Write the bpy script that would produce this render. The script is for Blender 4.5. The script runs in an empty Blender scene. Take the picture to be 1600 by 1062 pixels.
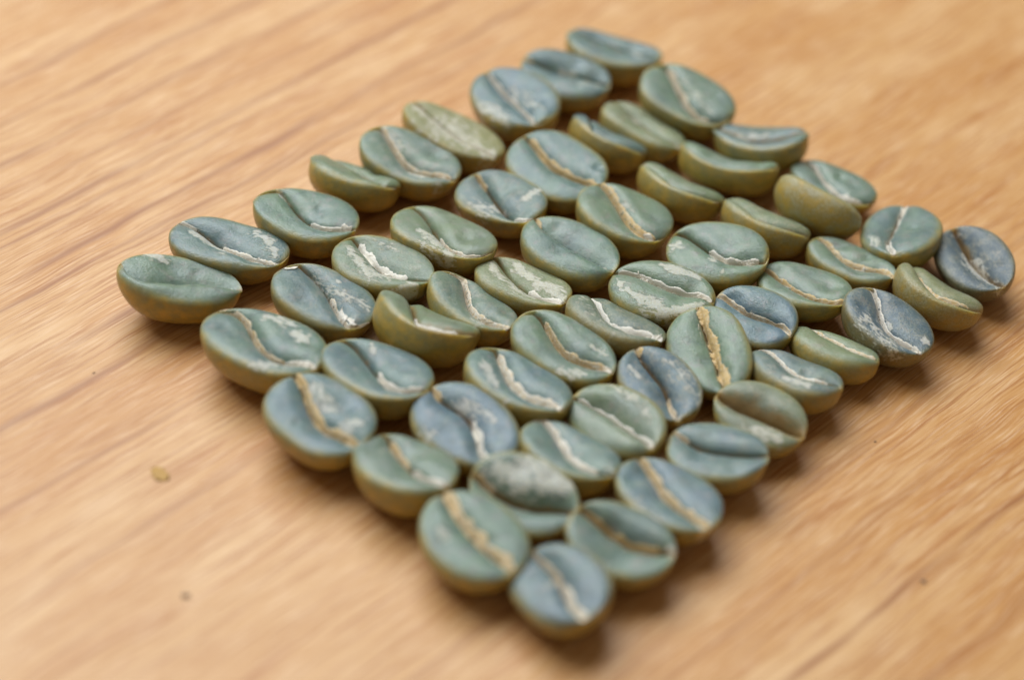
import bpy, math, random
import numpy as np
from mathutils import Matrix, Vector

MM = 0.001
scene = bpy.context.scene
COL = scene.collection

# ------------------------------------------------------------------ camera
PITCH, ROLL, DIST = math.radians(42.7), math.radians(5.5), 0.160
fwd = Vector((0, math.cos(PITCH), -math.sin(PITCH)))
r0 = Vector((1, 0, 0)); u0 = Vector((0, math.sin(PITCH), math.cos(PITCH)))
right = r0 * math.cos(ROLL) + u0 * math.sin(ROLL)
up = u0 * math.cos(ROLL) - r0 * math.sin(ROLL)
cam_data = bpy.data.cameras.new('camera')
cam = bpy.data.objects.new('camera', cam_data)
COL.objects.link(cam)
m = Matrix((right, up, -fwd)).transposed().to_4x4()
m.translation = -fwd * DIST
cam.matrix_world = m
cam_data.sensor_width = 36.0
cam_data.lens = 36.0 * 2769 / 1600
cam_data.clip_start, cam_data.clip_end = 0.005, 20
cam_data.dof.use_dof = True
cam_data.dof.focus_distance = 0.1605
cam_data.dof.aperture_fstop = 11.5
scene.camera = cam

# ------------------------------------------------------------------ light: a dim room and one big soft window
world = bpy.data.worlds.new('World'); scene.world = world; world.use_nodes = True
bg = world.node_tree.nodes['Background']
bg.inputs[0].default_value = (1.0, 0.84, 0.62, 1); bg.inputs[1].default_value = 0.20


def area(name, loc, target, sx, sy, power, col):
    d = bpy.data.lights.new(name, 'AREA'); d.shape = 'RECTANGLE'
    d.size, d.size_y, d.energy, d.color = sx, sy, power, col
    o = bpy.data.objects.new(name, d); COL.objects.link(o)
    o.location = loc
    o.rotation_euler = (Vector(target) - Vector(loc)).to_track_quat('-Z', 'Y').to_euler()
    return o


area('window_light', (-0.23, 0.29, 0.56), (-0.02, 0, 0), 0.68, 0.48, 7.9, (0.91, 0.963, 1.0))

vs = scene.view_settings
vs.view_transform = 'Standard'; vs.look = 'None'; vs.exposure = -0.08; vs.gamma = 1.0
vs.use_curve_mapping = False
scene.render.engine = 'CYCLES'
scene.cycles.use_denoising = True
scene.cycles.max_bounces = 8


# ------------------------------------------------------------------ node helpers
class NT:
    def __init__(self, name):
        self.mat = bpy.data.materials.new(name); self.mat.use_nodes = True
        self.t = self.mat.node_tree; self.n = self.t.nodes; self.l = self.t.links
        self.bsdf = self.n['Principled BSDF']

    def put(self, sock, v):
        if hasattr(v, 'is_output') or isinstance(v, bpy.types.NodeSocket):
            self.l.new(v, sock)
        elif isinstance(v, tuple) and len(v) == 3 and sock.type == 'RGBA':
            sock.default_value = (*v, 1)
        else:
            sock.default_value = v

    def math(self, op, a, b=None, c=None, clamp=False):
        x = self.n.new('ShaderNodeMath'); x.operation = op; x.use_clamp = clamp
        for i, v in enumerate((a, b, c)):
            if v is not None: self.put(x.inputs[i], v)
        return x.outputs[0]

    def mix(self, f, a, b, mode='MIX'):
        x = self.n.new('ShaderNodeMix'); x.data_type = 'RGBA'; x.blend_type = mode
        self.put(x.inputs[0], f); self.put(x.inputs[6], a); self.put(x.inputs[7], b)
        return x.outputs[2]

    def noise(self, vec, scale, detail=3, rough=.55, dist=0.0):
        x = self.n.new('ShaderNodeTexNoise'); self.put(x.inputs['Vector'], vec)
        x.inputs['Scale'].default_value = scale; x.inputs['Detail'].default_value = detail
        x.inputs['Roughness'].default_value = rough; x.inputs['Distortion'].default_value = dist
        return x.outputs[0]

    def step(self, v, a, b):
        x = self.n.new('ShaderNodeMapRange'); x.interpolation_type = 'SMOOTHSTEP'
        self.put(x.inputs[0], v); self.put(x.inputs[1], a); self.put(x.inputs[2], b)
        return x.outputs[0]

    def vmul(self, v, s):
        x = self.n.new('ShaderNodeVectorMath'); x.operation = 'MULTIPLY'
        self.put(x.inputs[0], v); x.inputs[1].default_value = s
        return x.outputs[0]

    def comb(self, x, y, z):
        c = self.n.new('ShaderNodeCombineXYZ')
        for i, v in enumerate((x, y, z)): self.put(c.inputs[i], v)
        return c.outputs[0]

    def obj(self):
        return self.n.new('ShaderNodeTexCoord').outputs['Object']

    def attr(self, name):
        a = self.n.new('ShaderNodeAttribute'); a.attribute_name = name
        return a

    def bump(self, h, strength, dist):
        b = self.n.new('ShaderNodeBump'); self.put(b.inputs['Height'], h)
        b.inputs['Strength'].default_value = strength; b.inputs['Distance'].default_value = dist
        self.l.new(b.outputs[0], self.bsdf.inputs['Normal'])


# ------------------------------------------------------------------ materials
def wood_material():
    k = NT('satin_wood')
    o = k.obj()
    mp = k.n.new('ShaderNodeMapping'); mp.vector_type = 'POINT'
    k.put(mp.inputs[0], o)
    mp.inputs['Rotation'].default_value = (0, 0, math.radians(-49.0)); mp.inputs['Scale'].default_value = (1000,) * 3
    sp = k.n.new('ShaderNodeSeparateXYZ'); k.put(sp.inputs[0], mp.outputs[0])
    u, v0, z = sp.outputs
    # the grain fans out slightly along its length and wavers
    v = k.math('DIVIDE', v0, k.math('MULTIPLY_ADD', u, 0.0011, 1.0))
    wob = k.noise(k.comb(k.math('MULTIPLY', u, .05), k.math('MULTIPLY', v, .05), 3.0), 1.0, 2)
    v = k.math('MULTIPLY_ADD', k.math('SUBTRACT', wob, .5), 2.0, v)
    wob2 = k.noise(k.comb(k.math('MULTIPLY', u, .09), k.math('MULTIPLY', v, .5), 9.0), 1.0, 2)
    vw = k.math('MULTIPLY_ADD', k.math('SUBTRACT', wob2, .5), .55, v)

    def streak(su, sv, off, detail=2, rough=.5):
        return k.noise(k.comb(k.math('MULTIPLY', u, su), k.math('MULTIPLY', vw, sv), off), 1.0, detail, rough)
    broad = streak(.012, .10, 1.0, 3)
    base = k.mix(k.step(broad, .3, .7), (.60, .335, .130), (.53, .255, .075))
    cloud = k.noise(k.comb(k.math('MULTIPLY', u, .06), k.math('MULTIPLY', vw, .16), 5.0), 1.0, 3)
    base = k.mix(k.step(cloud, .45, .75), base, (.67, .41, .19))
    # soft orange figure, short dashes along the grain
    dash = streak(.055, .80, 7.0, 3, .6)
    base = k.mix(k.math('MULTIPLY', k.step(dash, .52, .72), .7), base, (.42, .155, .028))
    # fine fibres and pores
    fib = streak(.075, 3.3, 13.0, 4, .68)
    base = k.mix(k.math('MULTIPLY', k.step(fib, .47, .64), .72), base, (.36, .13, .025))
    fib2 = streak(.22, 6.5, 19.0, 3, .65)
    base = k.mix(k.math('MULTIPLY', k.step(fib2, .48, .66), .5), base, (.80, .55, .34))
    # narrow late-wood lines: (offset across, half width, from, to along, strength)
    tot = None
    for (a, w, u1, u2, s) in GRAIN_LINES:
        d = k.math('DIVIDE', k.math('SUBTRACT', vw, a), w)
        g = k.math('POWER', 2.718, k.math('MULTIPLY', k.math('MULTIPLY', d, d), -1.0))
        win = k.math('MULTIPLY', k.step(u, u1 - 4, u1 + 6), k.math('SUBTRACT', 1.0, k.step(u, u2 - 8, u2 + 4)))
        g = k.math('MULTIPLY', k.math('MULTIPLY', g, win), min(1.0, s * 1.35))
        tot = g if tot is None else k.math('MAXIMUM', tot, g)
    brk = streak(.06, .5, 27.0, 2)
    tot = k.math('MULTIPLY', tot, k.step(brk, .25, .6))
    base = k.mix(tot, base, (.29, .105, .032))
    k.put(k.bsdf.inputs['Base Color'], base)
    rgh = k.math('MULTIPLY_ADD', fib, .16, .38)
    k.put(k.bsdf.inputs['Roughness'], rgh)
    k.bsdf.inputs['Specular IOR Level'].default_value = .46
    h = k.math('ADD', k.math('MULTIPLY', fib, .6), k.math('MULTIPLY', fib2, .4))
    k.bump(h, .22, .00012)
    return k.mat


GRAIN_LINES = [(43, .45, -40, 40, .55), (36.5, .5, -30, 45, .6), (33.0, .4, -20, 40, .35), (26.0, .45, -30, 40, .6),
               (21.5, .5, -30, 40, .45), (41, .3, -45, 10, .4), (33.8, .35, -45, 5, .55), (21.2, .4, -50, 0, .55),
               (51.5, .5, -30, 30, .5), (57, .5, -30, 30, .45), (63, .5, -30, 30, .5), (4, .4, -50, -22, .35),
               (13, .3, -50, -25, .5), (-41.2, .34, -13, 11, .95), (-41.2, .28, 9, 40, .95), (-48, .5, -20, 40, .3),
               (-22, .3, -40, 60, .35), (-29, .35, 0, 60, .35), (-35, .4, -40, 60, .25), (47, .3, -20, 60, .3)]


def bean_material():
    k = NT('green_coffee_skin')
    o = k.obj()
    inf = k.n.new('ShaderNodeObjectInfo')
    rnd = k.math('MULTIPLY', inf.outputs['Random'], 60.0)
    ad = k.n.new('ShaderNodeVectorMath'); ad.operation = 'ADD'
    k.put(ad.inputs[0], k.vmul(o, (1000, 1000, 1000))); k.put(ad.inputs[1], k.comb(rnd, rnd, rnd))
    p = ad.outputs[0]
    tone = k.n.new('ShaderNodeSeparateXYZ'); k.put(tone.inputs[0], k.attr('tone').outputs['Vector'])
    hue, olive, fuzz = tone.outputs
    face, film, crease = k.attr('face').outputs['Fac'], k.attr('film').outputs['Fac'], k.attr('crease').outputs['Fac']
    big = k.noise(p, .32, 3)
    mid = k.noise(p, 1.1, 4, .6)
    fine = k.noise(p, 5.5, 3, .65)
    grain = k.noise(p, 16.0, 2, .6)
    hv = k.math('ADD', hue, k.math('MULTIPLY', k.math('SUBTRACT', big, .5), 1.5), clamp=True)
    facec = k.mix(hv, (.132, .222, .160), (.106, .170, .212))
    facec = k.mix(k.math('MULTIPLY', k.step(mid, .52, .72), .55), facec, (.205, .19, .225))
    mott = k.noise(p, .75, 5, .68)
    facec = k.mix(k.math('MULTIPLY', k.step(mott, .52, .70), .5), facec, (.25, .31, .265))
    facec = k.mix(k.math('MULTIPLY', k.step(mott, .48, .32), .6), facec, (.055, .10, .108))
    facec = k.mix(k.math('MULTIPLY', olive, .85), facec, (.31, .275, .085))
    facec = k.mix(k.math('MULTIPLY', k.step(face, 1.0, .6), .35), facec, (.25, .30, .17))
    back = k.mix(k.step(mid, .3, .7), (.46, .31, .06), (.30, .23, .05))
    col = k.mix(k.step(k.math('MULTIPLY_ADD', k.math('SUBTRACT', mid, .5), .55, face), .20, .95), back, facec)
    # fuzz of silver skin left in the pores
    fz = k.math('MULTIPLY', k.step(k.math('MULTIPLY_ADD', k.math('SUBTRACT', mid, .5), .8, fine), .43, .66), fuzz)
    col = k.mix(k.math('MULTIPLY', k.attr('dark').outputs['Fac'], 1.0), col, (.045, .07, .095))
    col = k.mix(k.math('MULTIPLY', fz, .7), col, (.45, .41, .27))
    # amber stain in the crease
    col = k.mix(k.math('MULTIPLY', k.step(k.math('MULTIPLY_ADD', k.math('SUBTRACT', mid, .5), .9, crease), .35, .95), .75), col, (.29, .165, .045))
    # films of dried skin with ragged borders
    fib = k.noise(k.vmul(p, (.45, 1.3, 1.0)), 3.2, 4, .7)
    fm = k.math('ADD', film, k.math('ADD', k.math('MULTIPLY', k.math('SUBTRACT', mid, .5), 1.3), k.math('MULTIPLY', k.math('SUBTRACT', fib, .5), 2.3)))
    fm = k.math('MULTIPLY', fm, k.step(film, 0.0, .12))
    fmask = k.step(fm, .36, .62)
    fcol = k.mix(k.step(fine, .40, .66), (.66, .61, .50), (.74, .74, .70))
    col = k.mix(k.math('MULTIPLY', fmask, k.math('MULTIPLY_ADD', grain, 1.0, .08), clamp=True), col, fcol)
    # tiny dust specks
    vor = k.n.new('ShaderNodeTexVoronoi'); k.put(vor.inputs['Vector'], p); vor.inputs['Scale'].default_value = 2.1
    speck = k.math('MULTIPLY', k.math('SUBTRACT', 1.0, k.step(vor.outputs['Distance'], .05, .10)), k.step(fine, .5, .6))
    col = k.mix(k.math('MULTIPLY', speck, .7), col, (.72, .70, .62))
    k.put(k.bsdf.inputs['Base Color'], col)
    k.put(k.bsdf.inputs['Roughness'], k.math('ADD', k.math('MULTIPLY_ADD', fine, .30, .17), k.math('MULTIPLY', fmask, .25)))
    k.bsdf.inputs['Specular IOR Level'].default_value = .6
    k.bsdf.inputs['Subsurface Weight'].default_value = .45
    k.bsdf.inputs['Subsurface Radius'].default_value = (1.0, .85, .45)
    k.bsdf.inputs['Subsurface Scale'].default_value = .0014
    h = k.math('ADD', k.math('ADD', k.math('MULTIPLY', fine, .5), k.math('MULTIPLY', grain, k.math('MULTIPLY_ADD', fuzz, .5, .15))), k.math('MULTIPLY', fmask, .5))
    h = k.math('MULTIPLY_ADD', mott, 1.2, h)
    k.bump(h, .6, .00013)
    return k.mat


def skin_material(name, dark, light):
    k = NT(name)
    p = k.vmul(k.obj(), (1000, 1000, 1000))
    a = k.noise(p, 3.5, 4, .65); b = k.noise(p, 12, 2)
    white = k.attr('white').outputs['Fac']
    c = k.mix(k.step(k.math('MULTIPLY_ADD', k.math('SUBTRACT', a, .5), 1.3, white), .15, .85), dark, light)
    c = k.mix(k.math('MULTIPLY', k.step(b, .55, .7), .3), c, (.48, .31, .13))
    k.put(k.bsdf.inputs['Base Color'], c)
    k.bsdf.inputs['Roughness'].default_value = .6
    k.bsdf.inputs['Subsurface Weight'].default_value = .2
    k.bsdf.inputs['Subsurface Radius'].default_value = (1, .8, .5)
    k.bsdf.inputs['Subsurface Scale'].default_value = .0004
    k.bump(k.math('ADD', a, k.math('MULTIPLY', b, .5)), .6, .00015)
    return k.mat


def plain(name, c, rough=.7):
    k = NT(name)
    n = k.noise(k.vmul(k.obj(), (1000,) * 3), 3.0, 3)
    k.put(k.bsdf.inputs['Base Color'], k.mix(n, tuple(x * .7 for x in c), tuple(min(1, x * 1.3) for x in c)))
    k.bsdf.inputs['Roughness'].default_value = rough
    return k.mat


M_WOOD = wood_material()
M_BEAN = bean_material()
M_SKIN = skin_material('silverskin', (.66, .45, .19), (.88, .82, .70))
M_CRUMB = plain('crumb_tan', (.48, .28, .08))
M_SPECK = plain('speck_dark', (.17, .10, .06))


# ------------------------------------------------------------------ mesh helpers
def link(name, mesh, parent=None, mat=None):
    ob = bpy.data.objects.new(name, mesh); COL.objects.link(ob)
    if parent is not None: ob.parent = parent
    if mat is not None: mesh.materials.append(mat)
    return ob


def make_mesh(name, verts, faces, smooth=True):
    me = bpy.data.meshes.new(name)
    me.from_pydata([tuple(map(float, p)) for p in verts], [], faces)
    me.update()
    if smooth: me.polygons.foreach_set('use_smooth', np.ones(len(me.polygons), dtype=bool))
    return me


def fattr(me, name, arr, typ='FLOAT'):
    a = me.attributes.new(name, typ, 'POINT')
    a.data.foreach_set('vector' if typ == 'FLOAT_VECTOR' else 'value', np.asarray(arr, dtype=np.float32).ravel())


# ------------------------------------------------------------------ the table
def tabletop():
    X, Y, T, b = .30, .30, .022, .0012
    vs_, fs_ = [], []
    loops = [(X, Y, -T), (X, Y, -b), (X - b, Y - b, 0)]
    for (x, y, z) in loops:
        vs_ += [(-x, -y, z), (x, -y, z), (x, y, z), (-x, y, z)]
    fs_.append((3, 2, 1, 0))
    for k in range(2):
        for i in range(4):
            j = (i + 1) % 4
            fs_.append((4 * k + i, 4 * k + j, 4 * k + 4 + j, 4 * k + 4 + i))
    fs_.append((8, 9, 10, 11))
    t = link('tabletop', make_mesh('tabletop', vs_, fs_, False), None, M_WOOD)
    t['kind'] = 'structure'
    t['label'] = 'pale honey wood tabletop with fine diagonal grain under the beans'


tabletop()

# ------------------------------------------------------------------ the beans
# (seed, label, [x, y, yaw, roll, pitch, length, width, depth] in mm and degrees, crease points on the face (mm),
#  (blue, olive, fuzz), (crease depth, spread near, spread far, bend, lift, slit), crease strips (from, to, width, whiteness),
#  skin films (points, width, amount), loose flakes (point, length, width))
BEANS = [
    ('A1', 'plump teal corner bean with a deep smooth fold and one white flake at its tip', [-29.7, -0.83, 5.21, -6.66, 10.62, 10.84, 7.05, 4.06], [[-4.92, 0.38], [-4.13, -0.67], [-3.14, -2.04], [-1.96, -1.19], [0.21, -0.42], [2.28, -0.28], [3.87, -0.29], [5.28, -0.06]], (0.25, 0.15, 0.15), (1.15, 0.2, 1.4, 0.1, 0.5, 0.8), [(-0.95, -0.6, 0.32, 0.3)], [([[-3.5, 2.66], [-2.35, 2.51], [-1.35, 2.22]], 1.0, 0.9)], [([4.42, -0.12], 1.7, 0.55)]),
    ('A2', 'crumbly white-streaked teal bean beside the plump folded corner bean', [-26.53, 5.27, -6.59, -3.29, 2.66, 10.92, 6.6, 3.62], [[-4.82, 1.43], [-3.52, 1.17], [-2.11, 0.54], [-0.58, -0.14], [1.54, -1.2], [2.97, -1.39], [4.94, -1.6]], (0.55, 0.05, 0.15), (0.6, 0.5, 0.9, 0.1, 0.0, 0.35), [(-0.95, -0.62, 0.4, 0.9), (-0.1, 0.85, 0.4, 0.7)], [([[-3.47, 0.06], [-2.18, -0.2], [-0.46, -0.9], [1.11, -1.15]], 1.3, 1), ([[1.71, 1.9], [3.48, 1.0], [4.55, -0.64]], 1.4, 0.75), ([[-0.1, -2.08], [0.81, -1.16]], 0.8, 0.6)], [([2.97, -1.39], 1.4, 0.6), ([4.53, -1.64], 1.3, 0.4)]),
    ('A3', 'smooth teal bean with white skin shreds near one tip, third from the folded corner bean', [-20.19, 9.91, -6.37, -1.73, 5.17, 9.98, 7.05, 4.0], [[-3.63, 2.5], [-1.86, 1.03], [-0.07, -0.39], [1.6, -1.63], [2.96, -1.49], [4.18, -1.01]], (0.25, 0.1, 0.15), (0.35, 0.6, 0.6, 0.2, 0.0, 0.35), [(0.15, 0.9, 0.3, 1)], [([[-3.41, 2.38], [-2.0, 1.08]], 0.35, 0.9)], [([2.25, -1.57], 1.6, 0.5), ([4.05, -0.96], 1.2, 0.6)]),
    ('A4', 'plain olive-green bean rolled onto its side, fourth from the folded corner bean', [-16.45, 17.17, -13.54, -31.0, 4.62, 9.21, 6.71, 3.79], [[-3.92, 2.3], [-2.13, 1.21], [0.21, -0.03], [2.7, -1.95]], (0.15, 0.3, 0.15), (0.35, 0.7, 0.4, 0.2, 0.0, 0.35), [], [([[2.21, -6.72], [4.0, -7.27]], 0.8, 0.8)], []),
    ('A5', 'curved bean with pale dusty far lobe, fifth from the folded corner bean', [-11.49, 19.88, -18.39, 0.44, 7.45, 10.38, 6.69, 3.93], [[-4.3, 2.24], [-2.93, 1.11], [-1.33, -0.07], [0.4, -1.13], [2.28, -1.17], [4.22, -0.94]], (0.35, 0.15, 0.3), (0.55, 0.6, 0.5, 0.25, 0.0, 0.35), [(-0.8, 0.9, 0.4, 0.5)], [([[1.14, -1.97], [2.64, -1.82]], 1.3, 0.9), ([[-3.91, 2.16], [-1.22, 0.58]], 1.1, 0.8), ([[3.5, -3.42], [4.35, -2.29]], 0.9, 0.6)], [([3.82, -1.11], 1.2, 0.5)]),
    ('A6', 'tan skin-covered bean with hardly any crease, in the edge row', [-7.71, 25.29, -24.58, -10.44, 9.55, 11.03, 6.77, 3.61], [[-4.27, 0.87], [-1.5, -0.05], [1.96, -0.92], [5.09, -1.25]], (0.0, 0.8, 0.95), (0.25, 0.8, 0.8, 0.15, 0.0, 0.35), [], [([[-4.01, -0.27], [-0.37, -0.75], [4.38, -1.3]], 3.8, 0.85), ([[6.03, -0.92], [6.62, -1.36]], 0.8, 0.9)], []),
    ('A7', 'rounded pale-blue bean dusted white, between the tan bean and a blue one', [-2.12, 31.18, -50.47, 7.04, -0.25, 10.01, 7.63, 4.44], [[-3.92, -0.13], [-1.66, -0.28], [0.8, -0.45], [4.47, -0.97]], (0.7, 0, 0.15), (0.45, 0.7, 0.5, 0.1, 0.0, 0.35), [(-0.9, 0.9, 0.25, 0.8)], [([[-0.9, -3.45], [2.65, -2.97]], 1.8, 0.75), ([[-1.06, 0.49], [3.25, 0.72]], 1.5, 0.6)], []),
    ('A8', 'pale blue bean with faint streaks, next to the slim curved corner bean', [2.95, 36.92, -15.01, 5.6, 4.65, 9.56, 7.14, 4.03], [[-3.82, 0.17], [-2.47, -0.03], [0.24, 0.35], [3.07, 0.35]], (0.7, 0.05, 0.15), (0.4, 0.6, 0.5, 0.15, 0.0, 0.35), [(-1, -0.75, 0.3, 0.3)], [([[-1.7, -0.2], [0.88, 0.56]], 0.9, 0.7), ([[1.93, -1.56], [3.65, -0.35]], 0.9, 0.6)], []),
    ('A9', 'slim curved blue-green corner bean with tips turned up', [7.73, 42.61, -11.16, -9.23, 3.5, 10.35, 7.04, 3.72], [[-4.02, 1.25], [-1.47, 0.96], [1.47, 0.4], [4.34, 0.16]], (0.55, 0.05, 0.15), (0.3, 0.6, 0.5, 0.5, 0.0, 0.35), [], [([[1.96, -0.33], [3.22, -1.43]], 1.1, 0.8)], []),
    ('B1', 'large wide teal bean with cream scabs on one lobe, beside the folded corner bean', [-21.04, -7.82, -25.37, -8.63, -0.14, 11.32, 8.08, 4.39], [[-5.18, 1.05], [-3.39, 1.67], [-1.49, 0.4], [0.47, -0.99], [2.33, -1.13], [4.93, -0.86]], (0.45, 0.1, 0.15), (0.75, 0.9, 0.4, 0.15, 0.1, 0.35), [(-0.95, -0.35, 0.4, 0.45), (-0.35, 0.5, 0.35, 0.4), (0.5, 0.97, 0.45, 0.95)], [([[-1.26, 2.45], [-0.14, 2.76], [1.23, 2.91]], 1.5, 0.85), ([[1.87, 1.96], [3.17, 1.59]], 1.4, 0.95), ([[1.26, -3.52], [3.01, -2.78], [4.02, -1.61]], 1.5, 0.6)], [([4.37, -0.98], 1.9, 0.6)]),
    ('B2', 'speckled blue-teal bean with a straight diagonal crease and white shreds at its end', [-16.93, -1.13, -23.06, -3.55, 6.61, 9.81, 7.05, 4.0], [[-3.68, 2.32], [-1.97, 1.5], [-0.33, 0.66], [1.11, -0.1], [2.28, -0.96], [3.34, -2.2]], (0.6, 0.05, 0.3), (0.45, 0.5, 0.6, 0.1, 0.0, 0.35), [(0.1, 1, 0.35, 0.6)], [([[-2.06, 1.65], [-0.07, 1.1], [3.01, 0.92], [4.1, 0.74]], 1.1, 0.62), ([[0.03, 2.28], [0.3, 2.17]], 0.6, 0.9)], [([-4.07, 1.1], 1.5, 0.6), ([2.58, -1.03], 1.7, 0.5), ([3.66, -1.52], 1.3, 0.45)]),
    ('B3', 'bean with a broad white skin lining in its open crease, in the second row', [-12.22, 4.18, -21.58, -2.93, 0.12, 9.63, 6.95, 3.9], [[-4.35, 1.94], [-2.82, 0.97], [-1.39, 0.18], [0.12, -0.54], [1.77, -0.82], [2.67, -0.69], [4.59, -0.26]], (0.3, 0.25, 0.35), (0.75, 0.5, 1.1, 0.2, 0.0, 0.35), [(-0.7, 0.55, 0.75, 0.9)], [([[-3.34, -0.48], [-1.31, -1.76], [0.57, -2.22], [2.08, -1.17]], 1.6, 0.85), ([[2.49, -3.38], [4.13, -1.62]], 1.2, 0.75), ([[-2.29, 2.44], [-0.01, 2.17]], 1.1, 0.6)], [([0.35, -0.61], 2.4, 0.6)]),
    ('B4', 'olive-teal bean with a chalky white smear over its nearer lobe, in the second row', [-7.21, 9.3, -26.24, -10.14, -0.7, 10.19, 7.11, 3.91], [[-4.67, 1.97], [-2.1, 0.67], [-0.13, -0.62], [1.54, -1.69], [3.29, -2.33], [4.76, -2.17]], (0.2, 0.3, 0.15), (0.5, 0.6, 0.5, 0.15, 0.0, 0.35), [(0.0, 0.9, 0.3, 0.6)], [([[-1.73, -1.66], [0.45, -2.4], [2.35, -3.05]], 2.0, 0.8)], [([4.61, -2.16], 1.3, 0.5)]),
    ('B5', 'short round blue-grey bean with white dusty ends, in the second row', [-2.27, 15.46, -36.88, 3.68, -4.67, 9.12, 6.98, 3.97], [[-3.24, 1.04], [-1.81, -0.13], [-0.46, -0.58], [1.22, -1.13], [2.66, -1.6]], (0.65, 0.1, 0.3), (0.5, 0.5, 0.5, 0.1, 0.0, 0.35), [(-0.9, -0.5, 0.4, 0.3), (0.6, 0.95, 0.3, 0.9)], [([[-1.66, -2.89], [0.25, -2.5], [1.32, -1.43]], 1.7, 0.75), ([[2.16, 0.85], [2.29, 3.07]], 1.2, 0.85)], []),
    ('B6', 'broad clean pale-teal bean with a golden-brown crease strip, beside the round blue-grey one', [2.71, 20.8, -39.92, 8.13, 2.5, 10.27, 7.78, 4.17], [[-4.52, 0.69], [-2.52, 0.14], [-0.75, -0.36], [0.65, -0.22], [2.25, -0.12], [3.3, 0.3]], (0.4, 0.03, 0.15), (0.4, 0.5, 0.5, 0.1, 0.0, 0.35), [(-0.85, 0.95, 0.55, 0.25)], [], []),
    ('B7', 'plain slate-blue bean rolled on its side so no crease shows', [7.88, 27.29, -28.01, -38.0, 6.26, 8.44, 6.27, 3.62], [[-3.96, 2.78], [0.29, -4.63], [4.57, -12.74], [8.08, -18.84]], (0.7, 0.1, 0.15), (0.3, 0.6, 0.4, 0.15, 0.0, 0.35), [], [], []),
    ('B8', 'narrow tan-crusted olive bean between the plain slate-blue bean and a smooth teal one', [11.35, 29.91, -30.79, -14.63, 8.21, 9.24, 6.16, 3.42], [[-4.33, 1.07], [-2.59, 0.82], [-0.81, 0.15], [1.42, -0.35], [3.64, -0.57]], (0.1, 0.45, 0.5), (0.35, 0.6, 0.5, 0.15, 0.0, 0.35), [], [([[-2.46, 0.28], [-0.42, -0.12]], 1.2, 0.85), ([[3.95, -0.72], [4.48, -0.7]], 0.7, 0.9)], []),
    ('B9', 'smooth teal bean with a creamy far lobe, touching the slim curved corner bean', [15.58, 34.45, -30.29, 1.07, 6.97, 10.2, 7.67, 4.41], [[-3.61, 2.32], [-1.97, 0.64], [-0.41, -0.64], [1.3, -1.3], [3.54, -1.82]], (0.25, 0.15, 0.15), (0.6, 0.9, 0.4, 0.2, 0.0, 0.35), [(-0.7, 0.7, 0.45, 0.5)], [([[-1.33, 1.29], [0.97, 0.06], [3.43, -0.96]], 1.3, 0.6)], []),
    ('C1', 'wide slate-blue bean with a tan crease strip and white smears on one lobe', [-15.05, -15.98, -34.71, 1.53, 3.1, 9.67, 7.61, 4.33], [[-3.97, 1.49], [-2.36, 0.55], [-0.69, -0.3], [0.73, -0.68], [2.2, -0.89], [3.81, -0.59]], (0.65, 0.03, 0.15), (0.5, 0.8, 0.4, 0.1, 0.0, 0.35), [(-0.9, 0.95, 0.6, 0.3)], [([[-2.56, 1.54], [-0.83, 1.22], [0.55, 0.89]], 1.6, 0.75), ([[2.81, -0.79], [2.72, 0.46], [3.33, 1.41]], 1.3, 0.9)], []),
    ('C2', 'smooth slate-teal bean with a bright white curl inside its crease', [-11.17, -9.75, -22.2, -8.92, 0.5, 9.89, 7.16, 4.15], [[-3.98, 1.67], [-2.54, 1.34], [-1.33, 0.97], [-0.05, -0.24], [1.39, -1.08], [3.08, -1.38], [4.3, -0.81]], (0.6, 0.05, 0.15), (0.5, 1.1, 0.5, 0.2, 0.0, 0.35), [(0.05, 0.85, 0.5, 0.95)], [([[-1.88, 2.41], [-1.16, 1.56]], 0.35, 0.8)], [([1.13, -1.05], 1.8, 0.5), ([3.95, -0.96], 1.6, 0.45)]),
    ('C3', 'banana-curved olive bean rolled onto its side, with a thin white crease line', [-7.47, -2.81, -23.29, -37.0, 3.57, 9.49, 7.04, 4.15], [[-4.38, 3.54], [-2.99, 2.04], [-0.36, -1.7], [2.34, -5.96], [3.75, -6.76], [5.4, -6.26]], (0.2, 0.35, 0.15), (0.6, 0.9, 0.5, 0.5, 0.0, 0.35), [(-0.15, 0.75, 0.3, 0.9)], [], []),
    ('C4', 'crescent-shaped teal bean with a cream crease and pale tip, rolled slightly over', [-3.79, 0.63, -35.52, -15.71, 6.3, 9.23, 5.79, 3.24], [[-4.14, 2.54], [-1.8, 1.14], [0.55, -0.51], [2.34, -1.08], [3.69, -0.89], [5.02, -0.89]], (0.4, 0.2, 0.35), (0.6, 0.8, 0.4, 0.4, 0.0, 0.35), [(-0.85, 0.98, 0.38, 0.55)], [([[1.67, -2.36], [2.62, -1.94]], 0.8, 0.7)], [([5.05, -1.03], 1.2, 0.5)]),
    ('C5', 'yellow-olive bean flaking with cream skin on both lobes', [0.53, 4.21, -28.31, -6.78, -1.23, 9.13, 5.83, 3.17], [[-3.8, 1.68], [-1.82, 0.38], [-0.15, -0.45], [1.43, -0.81], [3.35, -0.85], [4.69, -0.86]], (0.05, 0.5, 0.5), (0.55, 0.5, 0.8, 0.25, 0.0, 0.35), [(0.2, 0.95, 0.5, 0.8)], [([[-3.75, 0.48], [-2.45, -0.84], [-0.15, -1.78], [2.1, -1.93]], 1.1, 0.85), ([[-1.92, 1.67], [0.29, 0.87], [2.9, 0.47], [4.53, -0.35]], 1.4, 0.85)], []),
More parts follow.
